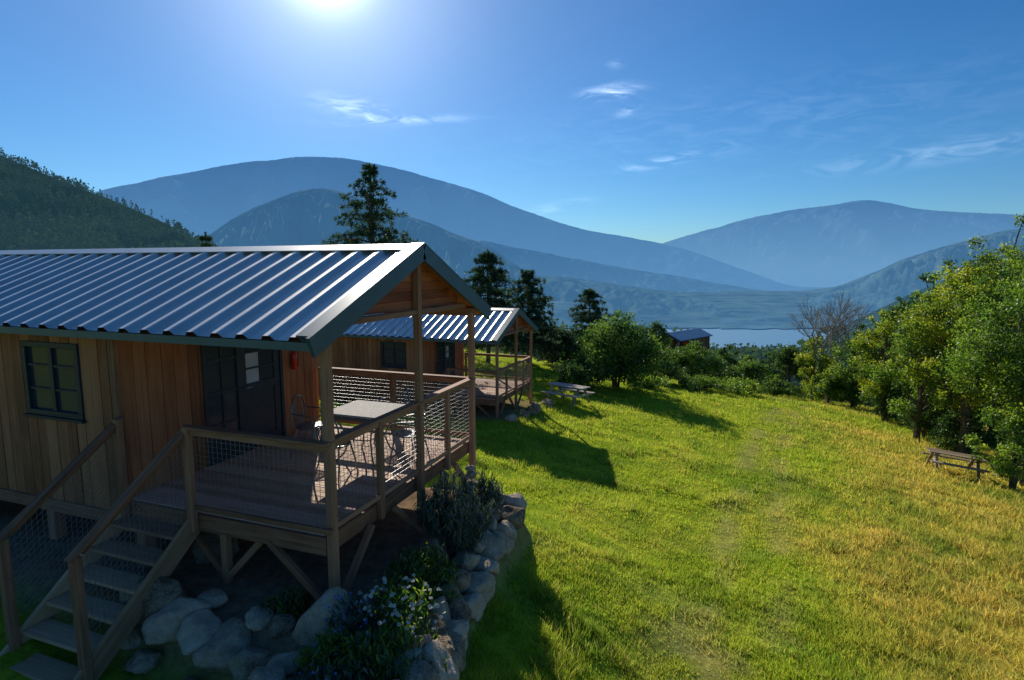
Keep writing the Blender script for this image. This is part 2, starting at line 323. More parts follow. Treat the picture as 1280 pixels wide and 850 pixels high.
# ------------------------------------------------------------------ grass blades
def grass(n,r0,r1,a0,a1,seed):
    rng=np.random.default_rng(seed); r=np.exp(rng.uniform(math.log(r0),math.log(r1),n)); a=np.radians(rng.uniform(a0,a1,n))
    x=np.sin(a)*r; y=np.cos(a)*r
    cl=fbm(x*2.3,y*2.3,41); b_=bed(x,y); ok=(b_>.42)&(rng.random(n)<.34+1.15*ss(.36,.6,cl)); lx,ly=loc(x,y,P2,TH2); ok&=rdist(lx,ly,-11,.1,-.1,3.8)>.3
    tk=trk(x,y); ok&=rng.random(n)>.6*tk
    x,y,r,cl,tk=x[ok],y[ok],r[ok],cl[ok],tk[ok]; n=len(x); z=gz(x,y)
    big=fbm(x*.5,y*.5,51); tuft=ss(.56,.72,fbm(x*1.4+3,y*1.4,71)); dryf=ss(.4,.75,x/np.maximum(y,1))
    h=(.022+.05*rng.random(n)**1.5+.06*ss(.45,.7,big)*cl+.14*tuft*rng.random(n)+.12*dryf*rng.random(n)**2)*(.88+r/70)*(1-.5*tk)
    wd=(.0027+.0006*r)*(.6+.8*rng.random(n)); th=rng.uniform(0,2*PI,n); ln=rng.normal(0,.5,(n,2))*h[:,None]
    dx,dy=np.cos(th)*wd,np.sin(th)*wd
    V=np.stack([np.stack([x-dx,y-dy,z-.02],-1),np.stack([x+dx,y+dy,z-.02],-1),np.stack([x+ln[:,0],y+ln[:,1],z+h],-1)],1).reshape(-1,3)
    c=meadow_col(x,y)*(.72+.66*rng.random(n))[:,None]; s_=(rng.random(n)<.06+.1*tuft)[:,None]; c=np.where(s_,np.array([.60,.49,.15])*(.7+.5*rng.random(n))[:,None],c); c[:,0]*=(.8+.4*rng.random(n))
    return V,np.repeat(np.clip(c,0,.85),3,0)
V,cc=grass(860000,4.2,62,-30,47,5)
tag(npmesh('meadow_grass',V,np.arange(len(V)).reshape(-1,3),M_grass,col=cc),'green and dry yellow grass growing over the sloping meadow','grass',kind='stuff')
# ------------------------------------------------------------------ water and mountains
LZ=-80
m,nt2,o2=newmat('lake_water'); b=N(nt2,'ShaderNodeBsdfPrincipled'); L(nt2,b.outputs[0],o2.inputs[0]); b.inputs['Base Color'].default_value=(.14,.34,.52,1); b.inputs['Roughness'].default_value=.6; b.inputs['Specular IOR Level'].default_value=.3
t=N(nt2,'ShaderNodeNewGeometry'); n=N(nt2,'ShaderNodeTexNoise'); n.inputs['Scale'].default_value=.15; n.inputs['Detail'].default_value=4; L(nt2,t.outputs['Position'],n.inputs[0]); bp=N(nt2,'ShaderNodeBump'); bp.inputs['Strength'].default_value=.1; L(nt2,n.outputs[0],bp.inputs['Height']); L(nt2,bp.outputs[0],b.inputs['Normal'])
tag(npmesh('lake_water',[(-200,430,LZ),(1400,430,LZ),(1400,1000,LZ),(-200,1000,LZ)],[[0,1,2,3]],m),'pale blue lake below the mountains','lake',kind='structure')
def mtmat(name,base,haze,f_low,f_high,z0,z1,sc_,haze_low=None,con=.4):  # aerial haze painted in as blue emission, stronger low down
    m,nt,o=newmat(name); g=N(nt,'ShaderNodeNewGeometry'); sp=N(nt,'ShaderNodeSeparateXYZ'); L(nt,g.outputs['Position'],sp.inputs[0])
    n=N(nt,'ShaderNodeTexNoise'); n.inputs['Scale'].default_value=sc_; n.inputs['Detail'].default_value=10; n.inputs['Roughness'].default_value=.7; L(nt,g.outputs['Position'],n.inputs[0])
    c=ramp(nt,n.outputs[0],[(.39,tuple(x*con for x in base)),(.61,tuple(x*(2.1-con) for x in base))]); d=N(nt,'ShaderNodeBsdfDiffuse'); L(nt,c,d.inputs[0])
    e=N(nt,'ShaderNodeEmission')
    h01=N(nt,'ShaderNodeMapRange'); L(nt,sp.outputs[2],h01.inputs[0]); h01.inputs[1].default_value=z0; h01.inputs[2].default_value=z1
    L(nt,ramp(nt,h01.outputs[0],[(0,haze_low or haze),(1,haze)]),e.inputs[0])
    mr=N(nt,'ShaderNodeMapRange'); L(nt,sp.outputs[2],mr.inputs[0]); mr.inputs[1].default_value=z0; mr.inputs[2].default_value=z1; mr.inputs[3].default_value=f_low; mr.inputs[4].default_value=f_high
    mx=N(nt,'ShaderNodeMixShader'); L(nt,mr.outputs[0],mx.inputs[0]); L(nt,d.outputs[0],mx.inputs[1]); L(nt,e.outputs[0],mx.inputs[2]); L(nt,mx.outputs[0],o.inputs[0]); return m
def mountain(name,label,sil,D,W,zb,mat,seed,amp,nr=80,step=3,jit=.6,power=1.15,fs=None,lim_=True,wob=0,amin=.1):
    xs=np.array([p[0] for p in sil],float); ys=np.array([p[1] for p in sil],float)
    px=np.arange(xs[0],xs[-1]+.1,step); top=np.interp(px,xs,ys); kk=np.exp(-np.arange(-12,13)**2/30.); top=np.convolve(np.pad(top,12,'edge'),kk/kk.sum(),'valid')
    top=top+(fbm(px*.03,px*0+seed,seed,5)-.5)*jit*4+(vn(px*.35,px*0+seed,seed)-.5)*jit
    cx=(px-640)/F; cy=-(top-425)/F; Yf=CP+cy*SP; kx=cx/Yf; zc=(cy*CP-SP)/Yf*D
    v=np.concatenate([np.linspace(0,1,nr),[1.08,1.2,1.4]]); VV,PX=np.meshgrid(v,px,indexing='ij')
    d=D-W*(1-VV)*(1-wob*(fbm(PX*.022,PX*0,seed+5,3)-.35)); X=kx[None]*d; hf=np.where(VV<=1,np.maximum(VV,0)**power,1-(VV-1)*1.6)
    al=amp*np.clip((zc-zb)/(.6*np.max(zc-zb)),amin,1)[None] if lim_ else amp
    sc=3.2/(fs or W); rg=1-np.abs(2*fbm(X*sc*1.6+.25*d*sc,d*sc*.55,seed,4)-1); rg2=1-np.abs(2*fbm(X*sc*4.5,d*sc*3.2,seed+2,4)-1)
    Zm=zb+(zc[None]-zb)*hf; Z=Zm+al*((rg-.82)*1.4+(rg2-.8)*.5)*np.sin(PI*np.clip(VV,0,1))**.7
    if lim_:
        lim=(zc[None]/D)*d; Z=np.where(VV<1,np.minimum(Z,np.maximum(lim-al*.08*(1-VV)-.002*d,zb+.3*(zc[None]-zb)*hf)),Z)
        Z=np.where(VV<=1,np.maximum(Z,zb+np.maximum(zc[None]-zb,10)*hf*.5+.003*W*VV),Z)
    n1,n2=VV.shape; idx=np.arange(n1*n2).reshape(n1,n2)
    Fc=np.stack([idx[:-1,:-1],idx[:-1,1:],idx[1:,1:],idx[1:,:-1]],-1).reshape(-1,4)
    o=npmesh(name,np.stack([X,d,Z],-1).reshape(-1,3),Fc,mat,smooth=True); tag(o,label,'mountain',kind='structure'); return X,d,Z
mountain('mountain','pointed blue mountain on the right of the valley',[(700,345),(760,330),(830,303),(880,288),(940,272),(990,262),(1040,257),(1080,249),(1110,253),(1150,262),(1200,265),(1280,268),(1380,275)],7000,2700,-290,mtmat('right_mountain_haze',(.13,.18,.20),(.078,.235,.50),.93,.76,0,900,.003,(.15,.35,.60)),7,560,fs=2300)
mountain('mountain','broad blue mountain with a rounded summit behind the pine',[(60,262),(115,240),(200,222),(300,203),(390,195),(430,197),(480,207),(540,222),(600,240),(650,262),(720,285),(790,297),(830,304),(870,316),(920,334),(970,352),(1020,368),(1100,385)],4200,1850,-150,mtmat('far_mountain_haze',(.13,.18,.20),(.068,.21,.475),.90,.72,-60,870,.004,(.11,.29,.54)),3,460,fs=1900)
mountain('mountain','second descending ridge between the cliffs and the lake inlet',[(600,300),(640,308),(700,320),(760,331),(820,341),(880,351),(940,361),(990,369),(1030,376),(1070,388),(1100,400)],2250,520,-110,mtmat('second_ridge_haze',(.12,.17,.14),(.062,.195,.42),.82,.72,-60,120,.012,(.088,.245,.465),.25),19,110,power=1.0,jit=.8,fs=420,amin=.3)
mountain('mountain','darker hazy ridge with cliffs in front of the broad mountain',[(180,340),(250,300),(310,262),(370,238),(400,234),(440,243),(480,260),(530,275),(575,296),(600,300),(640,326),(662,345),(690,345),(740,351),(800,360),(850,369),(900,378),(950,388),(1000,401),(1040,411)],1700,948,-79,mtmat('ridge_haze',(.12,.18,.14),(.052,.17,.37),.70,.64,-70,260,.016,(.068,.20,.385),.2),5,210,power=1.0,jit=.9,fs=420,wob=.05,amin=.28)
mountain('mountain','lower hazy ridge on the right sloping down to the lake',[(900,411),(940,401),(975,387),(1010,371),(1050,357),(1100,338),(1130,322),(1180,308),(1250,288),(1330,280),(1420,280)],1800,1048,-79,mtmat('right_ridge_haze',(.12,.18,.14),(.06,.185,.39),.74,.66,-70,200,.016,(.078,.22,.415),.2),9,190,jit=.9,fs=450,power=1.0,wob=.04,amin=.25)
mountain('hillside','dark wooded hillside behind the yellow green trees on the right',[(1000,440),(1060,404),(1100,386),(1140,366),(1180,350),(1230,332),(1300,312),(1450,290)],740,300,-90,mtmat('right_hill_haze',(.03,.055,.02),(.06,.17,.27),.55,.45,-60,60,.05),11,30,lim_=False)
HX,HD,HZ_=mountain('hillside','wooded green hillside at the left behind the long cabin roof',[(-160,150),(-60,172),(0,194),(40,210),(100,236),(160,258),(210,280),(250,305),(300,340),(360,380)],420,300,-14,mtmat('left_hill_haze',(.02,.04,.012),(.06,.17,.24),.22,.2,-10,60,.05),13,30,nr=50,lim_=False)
rng=np.random.default_rng(77); n=7000
i=rng.integers(0,50,n); j=rng.integers(0,HX.shape[1]-1,n); f=rng.random(n)
x=HX[i,j]*(1-f)+HX[i,j+1]*f; y=HD[i,j]*(1-f)+HD[i,j+1]*f+rng.uniform(-3,3,n); z=HZ_[i,j]*(1-f)+HZ_[i,j+1]*f
h=rng.uniform(2.4,6.4,n); k=14; cen=np.repeat(np.stack([x,y,z],-1),k,0); hh=np.repeat(h,k); q=rng.random(n*k); ang=rng.uniform(0,2*PI,n*k); rr=hh*.32*(1.05-q)
cen=cen+np.stack([np.cos(ang)*rr,np.sin(ang)*rr,hh*q],-1)
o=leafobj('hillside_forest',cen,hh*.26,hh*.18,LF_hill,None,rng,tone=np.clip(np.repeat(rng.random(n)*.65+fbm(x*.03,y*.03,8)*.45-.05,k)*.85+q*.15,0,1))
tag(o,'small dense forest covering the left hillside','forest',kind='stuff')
# ------------------------------------------------------------------ cabin
Wd=3.66; RZ=3.07; KS=.432; HB=1.83; X0=-9.5; XW=-2.95; XG=.22
def rz_(y): return RZ-KS*abs(y-HB)
def planks_x(mb,x0,x1,y,th,z0,zf,hole=None,w=.19):
    x=x0
    while x<x1-.01:
        ww=min(w*random.uniform(.8,1.15),x1-x); 
        if x1-x-ww<.05: ww=x1-x
        a,b=x+.006,x+ww-.006; o=random.uniform(0,.010); z1=zf
        if hole and b>hole[0] and a<hole[1]:
            if hole[2]>z0+.02: mb.box(a,b,y-o,y+th,z0,hole[2])
            if hole[3]<z1-.02: mb.box(a,b,y-o,y+th,hole[3],z1)
        else: mb.box(a,b,y-o,y+th,z0,z1)
        x+=ww
def wirepanel(mb,A,B,h0,h1,sp=.065,r=.0038):
    A=Vector(A);B=Vector(B); d=B-A; n=max(2,int(d.length/sp)); up=Vector((0,0,1))
    for i in range(1,n): p=A+d*(i/n); mb.beam(p+up*h0,p+up*h1,r,r)
    k=int((h1-h0)/sp)
    for i in range(1,k+1): mb.beam(A+up*(h0+(h1-h0)*i/(k+1)),B+up*(h0+(h1-h0)*i/(k+1)),r,r)
def make_cabin():
    root=empty('wooden_cabin',tuple(P0),TH1)
    f=MB(); f.box(X0,XW-.05,.06,Wd-.06,-.26,-.02); f.build('floor_frame',W_post,root)
    # walls
    win=(-4.64,-3.575,.93,1.89)
    mb=MB(); planks_x(mb,X0,XW,0,.035,-.30,rz_(0)-.10,win)
    for a,b,c,d in ((X0,win[0],-.28,rz_(0)-.1),(win[1],XW-.04,-.28,rz_(0)-.1),(win[0],win[1],-.28,win[2]),(win[0],win[1],win[3],rz_(0)-.1)): mb.box(a,b,.038,.07,c,d,tone=-.5)
    mb.build('wall',W_wall,root)
    mb=MB(); y=0.04
    while y<Wd-.05:
        ww=min(.19*random.uniform(.8,1.15),Wd-.04-y); a,b=y+.004,y+ww-.004; o=random.uniform(0,.010); z1=rz_((a+b)/2)-.11
        if b>1.2 and a<2.76:
            if a<1.2: mb.box(XW-.035,XW+o,a,1.2,-.05,z1)
            if b>2.76: mb.box(XW-.035,XW+o,2.76,b,-.05,z1)
            mb.box(XW-.035,XW+o,max(a,1.2),min(b,2.76),2.08,z1)
        else: mb.box(XW-.035,XW+o,a,b,-.05,z1)
        y+=ww
    mb.build('wall',W_wall,root)
    mb=MB(); planks_x(mb,X0,XW,Wd-.035,.035,-.3,rz_(0)-.1); mb.build('wall',W_wall,root)
    mb=MB(); y=.04
    while y<Wd-.05:
        ww=min(.2,Wd-.04-y); mb.box(X0,X0+.035,y+.003,y+ww-.003,-.3,rz_(y+ww/2)-.11); y+=ww
    mb.build('wall',W_wall,root)
    t=MB(); t.box(XW-.07,XW+.02,-.03,.035,-.3,rz_(0)-.1); t.build('corner_board',W_post,root,.004)
    t=MB(); t.box(X0,XW,-.045,-.012,-.36,-.2); t.build('skirt_board',W_post,root,.004)
    # window
    x0,x1,z0,z1=win; wn=MB(); fw=.07
    wn.box(x0,x1,-.03,.06,z0,z0+fw); wn.box(x0,x1,-.03,.06,z1-fw,z1); wn.box(x0,x0+fw,-.028,.06,z0+fw,z1-fw); wn.box(x1-fw,x1,-.028,.06,z0+fw,z1-fw)
    wobj=wn.build('window',M_frame,root,.004)
    mt=MB(); cxm=(x0+x1)/2; mt.box(cxm-.03,cxm+.03,-.015,.045,z0+fw,z1-fw)
    for q in (.36,.68):
        zz=z0+q*(z1-z0)
        mt.box(x0+fw,cxm-.03,-.008,.04,zz-.014,zz+.014); mt.box(cxm+.03,x1-fw,-.008,.04,zz-.014,zz+.014)
    mt.build('muntin',M_frame,wobj); g=MB(); g.box(x0+fw,x1-fw,.018,.026,z0+fw,z1-fw); g.build('pane',M_glass,wobj)
    s=MB(); s.box(x0-.03,x1+.03,-.06,-.008,z0-.035,z0-.002); s.build('sill',M_frame,wobj)
    # door unit
    fx=XW+.03
    d=MB()
    for a,b in ((1.2,1.26),(1.80,1.86),(2.70,2.76)): d.box(XW-.06,fx,a,b,0,2.02)
    d.box(XW-.06,fx,1.2,2.76,2.02,2.08); d.box(XW-.06,fx,1.26,1.80,0,.12); d.build('door_frame',M_frame,root,.004)
    sw=MB(); sw.box(XW-.02,XW+.017,1.515,1.545,.12,2.02)
    for zz in (.55,1.02,1.5): sw.box(XW-.02,XW+.014,1.26,1.80,zz-.02,zz+.02)
    swo=sw.build('side_window',M_frame,root); g=MB(); g.box(XW-.008,XW,1.26,1.80,.12,2.02); g.build('pane',M_glass,swo)
    dr=MB(); y0,y1=1.87,2.69
    dr.box(XW-.04,XW+.01,y0,y1,.01,.18); dr.box(XW-.04,XW+.01,y0,y1,1.9,2.01); dr.box(XW-.04,XW+.01,y0,y0+.12,.18,1.9); dr.box(XW-.04,XW+.01,y1-.12,y1,.18,1.9); dr.box(XW-.04,XW+.01,y0+.12,y1-.12,.92,1.05); dr.box(XW-.03,XW-.005,y0+.12,y1-.12,.18,.92)
    ym=(y0+y1)/2; dr.box(XW-.03,XW+.006,ym-.015,ym+.015,1.05,1.9)
    for zz in (1.28,1.53): dr.box(XW-.03,XW+.006,y0+.12,ym-.015,zz-.015,zz+.015); dr.box(XW-.03,XW+.006,ym+.015,y1-.12,zz-.015,zz+.015)
    dro=dr.build('door',M_frame,root,.003); g=MB(); g.box(XW-.016,XW-.01,y0+.12,ym-.012,1.525,1.9); g.box(XW-.016,XW-.01,ym-.012,y1-.12,1.05,1.9); g.build('pane',M_glass,dro)
    g=MB(); g.box(XW-.016,XW-.01,y0+.12,ym-.013,1.05,1.52); g.build('pane',M_pale,dro)
    h=MB(); h.tube([(XW+.01,y0+.06,1.0),(XW+.06,y0+.06,1.0),(XW+.06,y0+.17,1.0)],.011); h.build('handle',M_wire,dro)
    # deck
    d=MB(); y=.005
    while y<Wd-.02:
        ww=min(.138,Wd-y); d.box(XW+.01,-.005,y+.004,y+ww-.004,-.028,random.uniform(-.002,.002)); y+=ww
    d.build('deck_floor',W_deck,root,.003)
    for a in ((XW,.045,-.048,-.003,-.21,-.012),(.0,.045,0,Wd,-.21,-.012),(XW,.045,Wd+.003,Wd+.048,-.21,-.012)):
        b=MB(); b.box(*a); b.build('rim_beam',W_post,root,.005)
    for xx in np.arange(XW+.3,-.1,.45):
        j=MB(); j.box(xx,xx+.045,.01,Wd-.01,-.19,-.031); j.build('joist',W_post,root)
    def post(x,y,z0,z1,s=.09,nm='post'):
        b=MB(); b.box(x-s/2,x+s/2,y-s/2,y+s/2,z0,z1); return b.build(nm,W_post,root,.006)
    for yy,z0,z1 in ((-.0,-1.25,rz_(0)-.16),(HB+.07,-1.25,RZ-.2),(Wd-.03,-1.6,rz_(0)-.16)): post(.1,yy,z0,z1)
    post(-1.5,.1,-1.25,-.212); post(-1.5,Wd-.1,-1.5,-.212)
    for xx in (-2.9,-4.6,-6.3,-8.0,-9.3):
        post(xx,.16,-1.2,-.27,.14,'pier'); post(xx,Wd-.2,-1.5,-.27,.14,'pier')
    for yy in (.95,2.76): post(.085,yy,-.2,1.03,.075,'rail_post')
    post(-1.76,-.1,-.2,1.03,.08,'rail_post'); post(-2.86,-.1,-.2,1.03,.08,'rail_post'); post(-2.86,Wd+.0,-.2,1.03,.08,'rail_post'); post(-1.4,Wd+.0,-.2,1.03,.08,'rail_post')
    for a,b in (((-.72,-.03,-.18),(.07,-.03,-.82)),((.1,.72,-.18),(.1,.05,-.82)),((.1,1.22,-.18),(.1,HB+.03,-.78)),((.1,2.62,-.18),(.1,HB+.11,-.78)),((.1,2.95,-.18),(.1,Wd-.08,-.8)),((-2.1,.1,-.21),(-1.53,.1,-.8)),((-.9,.1,-.21),(-1.47,.1,-.8))):
        m=MB(); m.beam(a,b,.07,.07,up=(0,1,0) if abs(a[0]-b[0])>.1 else (1,0,0)); m.build('brace',W_post,root,.005)
    # rails
    def rail(A,B,h=1.05):
        A=Vector(A);B=Vector(B); up=Vector((0,0,1))
        m=MB(); m.beam(A+up*(h-.016),B+up*(h-.016),.11,.032); m.build('rail',W_post,root,.005)
        m=MB(); m.beam(A+up*(h-.07),B+up*(h-.07),.035,.07); m.build('rail_board',W_post,root,.005)
        m=MB(); m.beam(A+up*.09,B+up*.09,.035,.06); m.build('bottom_rail',W_post,root,.005)
        wv=MB(); wirepanel(wv,A,B,.1,h-.09); wv.build('wire_mesh',M_wire,root)
    rail((-1.80,-.08,0),(.16,-.08,0)); rail((.09,-.02,0),(.09,HB,0)); rail((.09,HB+.0,.001),(.09,Wd+.05,.001)); rail((XW+.05,Wd,0),(.05,Wd,0))
    # stairs
    sx0,sx1=-2.92,-1.78
    for xx in (sx0+.02,sx1-.02):
        m=MB(); m.beam((xx,-.02,-.12),(xx,-1.72,-1.43),.045,.24); m.build('stringer',W_step,root,.005)
    for i in range(1,8):
        m=MB(); m.box(sx0+.05,sx1-.05,-.245*i-.06,-.245*i+.2,-.19*i-.042,-.19*i); m.build('step',W_step,root,.006)
    for xx in (-2.88,-1.80):
        b=MB(); b.box(xx-.043,xx+.043,-1.4,-1.314,-1.42,.10); b.build('newel_post',W_post,root,.006)
        m=MB(); m.beam((xx,-.04,1.035),(xx,-1.42,.085),.10,.032); m.beam((xx,-.1,.945),(xx,-1.3,.12),.035,.07); m.build('handrail',W_post,root,.005)
        wv=MB(); wirepanel(wv,(xx,-.1,.0),(xx,-1.3,-.83),.0,.9); wv.build('wire_mesh',M_wire,root)
    # porch framing
    for yy in (0,Wd):
        m=MB(); m.box(XW,XG-.05,yy-.05,yy+.05,rz_(0)-.22,rz_(0)-.09); m.build('eave_beam',W_post,root,.005)
    m=MB(); m.box(X0,XW,-.1,-.05,rz_(0)-.26,rz_(0)-.1); m.build('fascia_board',W_post,root,.005)
    m=MB(); m.box(.06,.13,.3,Wd-.3,2.21,2.28); m.build('tie_beam',W_post,root,.005)
    m=MB(); z=2.28
    while z<RZ-.2:
        hw=(RZ-.12-(z+.06))/KS
        if hw>.1: m.box(.005,.045,HB-hw,HB+hw,z+.003,z+.117)
        z+=.12
    m.build('gable_panel',W_red,root)
    # roof
    def slope(sgn):
        prof=[]; x=X0-.25
        while x<XG-.02:
            prof+=[(x,0),(x+.135,0),(x+.175,.045),(x+.265,.045),(x+.305,0)]; x+=.33
        prof=[p for p in prof if p[0]<XG]; prof.append((XG,0)); n=len(prof); V=[];Fc=[]
        ca=math.cos(math.atan(KS)); sa=math.sin(math.atan(KS))
        for k in range(2):
            yy=HB+sgn*(0 if k==0 else HB+.36); zz=RZ-KS*(abs(yy-HB))
            for (px_,h) in prof: V.append((px_,yy+sgn*h*sa,zz+h*ca))
        for k in range(n-1): Fc.append((k,k+1,n+k+1,n+k) if sgn>0 else (k,n+k,n+k+1,k+1))
        return V,Fc
    V1,F1=slope(-1); V2,F2=slope(1); n=len(V1)
    ro=npmesh('roof',np.array(V1+V2),np.array(F1+[tuple(n+q for q in f_) for f_ in F2]),M_roof,root)
    s=MB()
    for sg in (-1,1): s.beam((X0-.22,HB+sg*1.08,RZ-.06-KS*1.08),(XG-.03,HB+sg*1.08,RZ-.06-KS*1.08),2.36,.04,up=(0,sg*math.sin(math.atan(KS)),math.cos(math.atan(KS))))
    s.build('soffit',W_red,ro)
    c=MB()
    for sg in (-1,1): c.beam((X0-.27,HB+sg*.085,RZ+.055-.037),(XG+.03,HB+sg*.085,RZ+.055-.037),.19,.012,up=(0,sg*math.sin(math.atan(KS)),math.cos(math.atan(KS))))
    c.build('ridge_cap',M_roof,ro)
    for sg in (-1,1):
        c=MB(); yA,yB=HB+sg*.0,HB+sg*(HB+.39)
        c.beam((XG+.022,yA,RZ-.04),(XG+.022,yB,RZ-.04-KS*(HB+.39)),.04,.21,up=(0,0,1)); c.beam((XG-.05,yA,RZ+.066),(XG-.05,yB,RZ+.066-KS*(HB+.39)),.19,.016,up=(0,0,1)); c.build('rake_trim',M_trim,ro)
        c=MB(); yE=HB+sg*(HB+.36); c.box(X0-.25,XG,yE-.012,yE+.012,RZ-KS*(HB+.36)-.09,RZ-KS*(HB+.36)-.008); c.build('eave_trim',M_trim,ro)
    return root
cab=make_cabin(); tag(cab,'nearest wooden cabin with deck, stairs and blue metal roof','cabin','timber holiday cabins on the slope')
c2=copy_tree(cab); c2.location=tuple(P2); c2.rotation_euler=(0,0,TH2); tag(c2,'second wooden cabin with blue metal roof behind the nearest deck','cabin')
c3=copy_tree(cab,None,('wire_mesh','brace','step','stringer','joist','newel_post','handrail')); c3.location=(K3[0]-4.55,K3[1]-1.96,-12.3); c3.rotation_euler=(0,0,rad(225)); tag(c3,'small distant cabin with blue grey roof near the lake','cabin')
# ------------------------------------------------------------------ deck furniture
def on_deck(lx,ly,lz=0):
    x,y=wld(lx,ly); return (x,y,P0[2]+lz)
tb=empty('garden_table',on_deck(-1.05,2.35),TH1); tag(tb,'pale square topped table with iron legs on the near deck','table')
bmx=MB(); bmx.box(-.46,.46,-.44,.44,.715,.745); bmx.build('tabletop',M_white,tb,.012)
bmx=MB(); bmx.box(-.45,.45,-.43,-.415,.67,.714); bmx.box(-.45,.45,.415,.43,.67,.714); bmx.box(-.45,-.435,-.415,.415,.67,.714); bmx.box(.435,.45,-.415,.415,.67,.714); bmx.build('table_frame',M_iron,tb)
for k in range(4):
    a=k*PI/2+PI/4; ca,sa=math.cos(a),math.sin(a)
    MB().tube([(ca*.50,sa*.50,.70),(ca*.36,sa*.36,.5),(ca*.26,sa*.26,.3),(ca*.34,sa*.34,.1),(ca*.46,sa*.46,.005)],.013).build('leg',M_iron,tb)
MB().tube([(.27*math.cos(k*PI/8),.27*math.sin(k*PI/8),.33) for k in range(17)],.008).build('leg_ring',M_iron,tb)
def make_chair():
    r=empty('garden_chair',(0,0,0))
    s=MB(); s.tube([(.21*math.cos(k*PI/10),.21*math.sin(k*PI/10),.45) for k in range(21)],.013)
    for k in range(-6,7):
        q=k*.031; l=math.sqrt(max(0,.205**2-q*q)); s.tube([(q,-l,.45),(q,l,.45)],.005,4); s.tube([(-l,q,.451),(l,q,.451)],.005,4)
    s.build('seat',M_iron,r)
    for sx in (-1,1):
        MB().tube([(sx*.15,-.14,.45),(sx*.19,-.19,.2),(sx*.2,-.23,0)],.012).build('leg',M_iron,r)
        MB().tube([(sx*.15,.14,.45),(sx*.18,.2,.2),(sx*.19,.24,0)],.012).build('leg',M_iron,r)
        MB().tube([(sx*.22,.18,.68),(sx*.25,0,.67),(sx*.24,-.14,.64),(sx*.2,-.15,.45)],.012).build('armrest',M_iron,r)
    b=MB(); b.tube([(.2*math.cos(a),.19+.02*math.sin(a),.45+.45*max(0,math.sin(a))**.55) for a in np.linspace(0,PI,17)],.013)
    b.tube([(.1*math.cos(a),.2,.62+.14*math.sin(a)) for a in np.linspace(0,2*PI,17)],.008)
    for q in (-.13,-.065,0,.065,.13): b.tube([(q*.6,.19,.45),(q*1.1,.205,.65),(q*.7,.21,.86-abs(q)*.6)],.006,5)
    b.build('backrest',M_iron,r); return r
ch=make_chair()
for i,(lx,ly,rz,lab) in enumerate(((-1.9,2.15,100,'iron chair left of the pale table, nearest the door'),(-1.1,3.15,-10,'iron chair behind the pale table by the far rail'),(-.3,2.3,-85,'iron chair right of the pale table by the front rail'),(-1.0,1.52,185,'iron chair in front of the pale table nearest the stairs'))):
    o=ch if i==0 else copy_tree(ch); o.location=on_deck(lx,ly,.003); o.rotation_euler=(0,0,TH1+rad(rz)); tag(o,lab,'chair','iron chairs round the deck table')
fe=empty('fire_extinguisher',on_deck(XW+.07,2.98,1.12),TH1); tag(fe,'red fire extinguisher mounted on the plank wall beside the door','fire extinguisher')
MB().lathe([(.05,0),(.062,.01),(.062,.30),(.05,.345),(.022,.37),(.02,.39)],n=18).build('body',M_red,fe,smooth=True)
h=MB(); h.box(-.02,.02,-.02,.02,.39,.42); h.beam((0,0,.42),(.09,0,.45),.02,.012); h.beam((0,0,.40),(.085,0,.405),.02,.01); h.build('valve',M_black,fe)
MB().tube([(.0,.02,.40),(.03,.085,.36),(.03,.085,.15),(.03,.07,.05)],.009).build('hose',M_black,fe); fe.scale=(.8,.8,.8)
# ------------------------------------------------------------------ boulders
def rockmesh(name,r,seed,sub=4):
    bm=bmesh.new(); bmesh.ops.create_icosphere(bm,subdivisions=sub,radius=1); rg=random.Random(seed)
    cuts=[(Vector((rg.gauss(0,1),rg.gauss(0,1),rg.gauss(0,1))).normalized(),rg.uniform(.56,.86)) for _ in range(12)]
    off=Vector((seed*3.1,seed*1.7,0))
    for v in bm.verts:
        for nn,dd in cuts:
            q=v.co.dot(nn)
            if q>dd: v.co-=nn*(q-dd)*.92
        v.co*=1+.12*noise.noise(v.co*1.7+off)+.07*noise.noise(v.co*4+off)+.045*noise.noise(v.co*9+off)
    for v in bm.verts: v.co=Vector((v.co.x*r[0],v.co.y*r[1],v.co.z*r[2]))
    me=bpy.data.meshes.new(name); bm.to_mesh(me); bm.free(); me.materials.append(M_rock); me.polygons.foreach_set('use_smooth',[True]*len(me.polygons)); return me
def boulder(x,y,r,seed,label,sink=.25,zz=None,group=None):
    rg=random.Random(seed*7+1); me=rockmesh('boulder',(r*rg.uniform(1.05,1.35),r*rg.uniform(.95,1.15),r*rg.uniform(.85,1.05)),seed); o=bpy.data.objects.new('boulder',me); C.objects.link(o)
    z=g1(x,y) if zz is None else zz
    o.location=(x,y,z+r*.85*(1-sink*2)*.8); o.rotation_euler=(rg.uniform(-.3,.3),rg.uniform(-.3,.3),rg.uniform(0,6)); tag(o,label,'boulder',group); return o
ORD=['first','second','third','fourth','fifth','sixth','seventh','eighth','ninth','tenth','eleventh','twelfth','thirteenth','fourteenth','fifteenth','sixteenth','seventeenth','eighteenth']
front=[(-2.15,-.5,.21),(-1.78,-.56,.25),(-1.42,-.62,.26),(-1.06,-.66,.24),(-.7,-.7,.26),(-.36,-.74,.23),(-.06,-.8,.2),(.2,-.9,.19),(.22,-.34,.29),(.3,-1.2,.18)]
for i,(lx,ly,r) in enumerate(front):
    x,y=wld(lx,ly); boulder(x,y,r,i+1,'%s boulder from the left in the row edging the bed below the deck'%ORD[i],.15,group='boulders edging the garden bed')
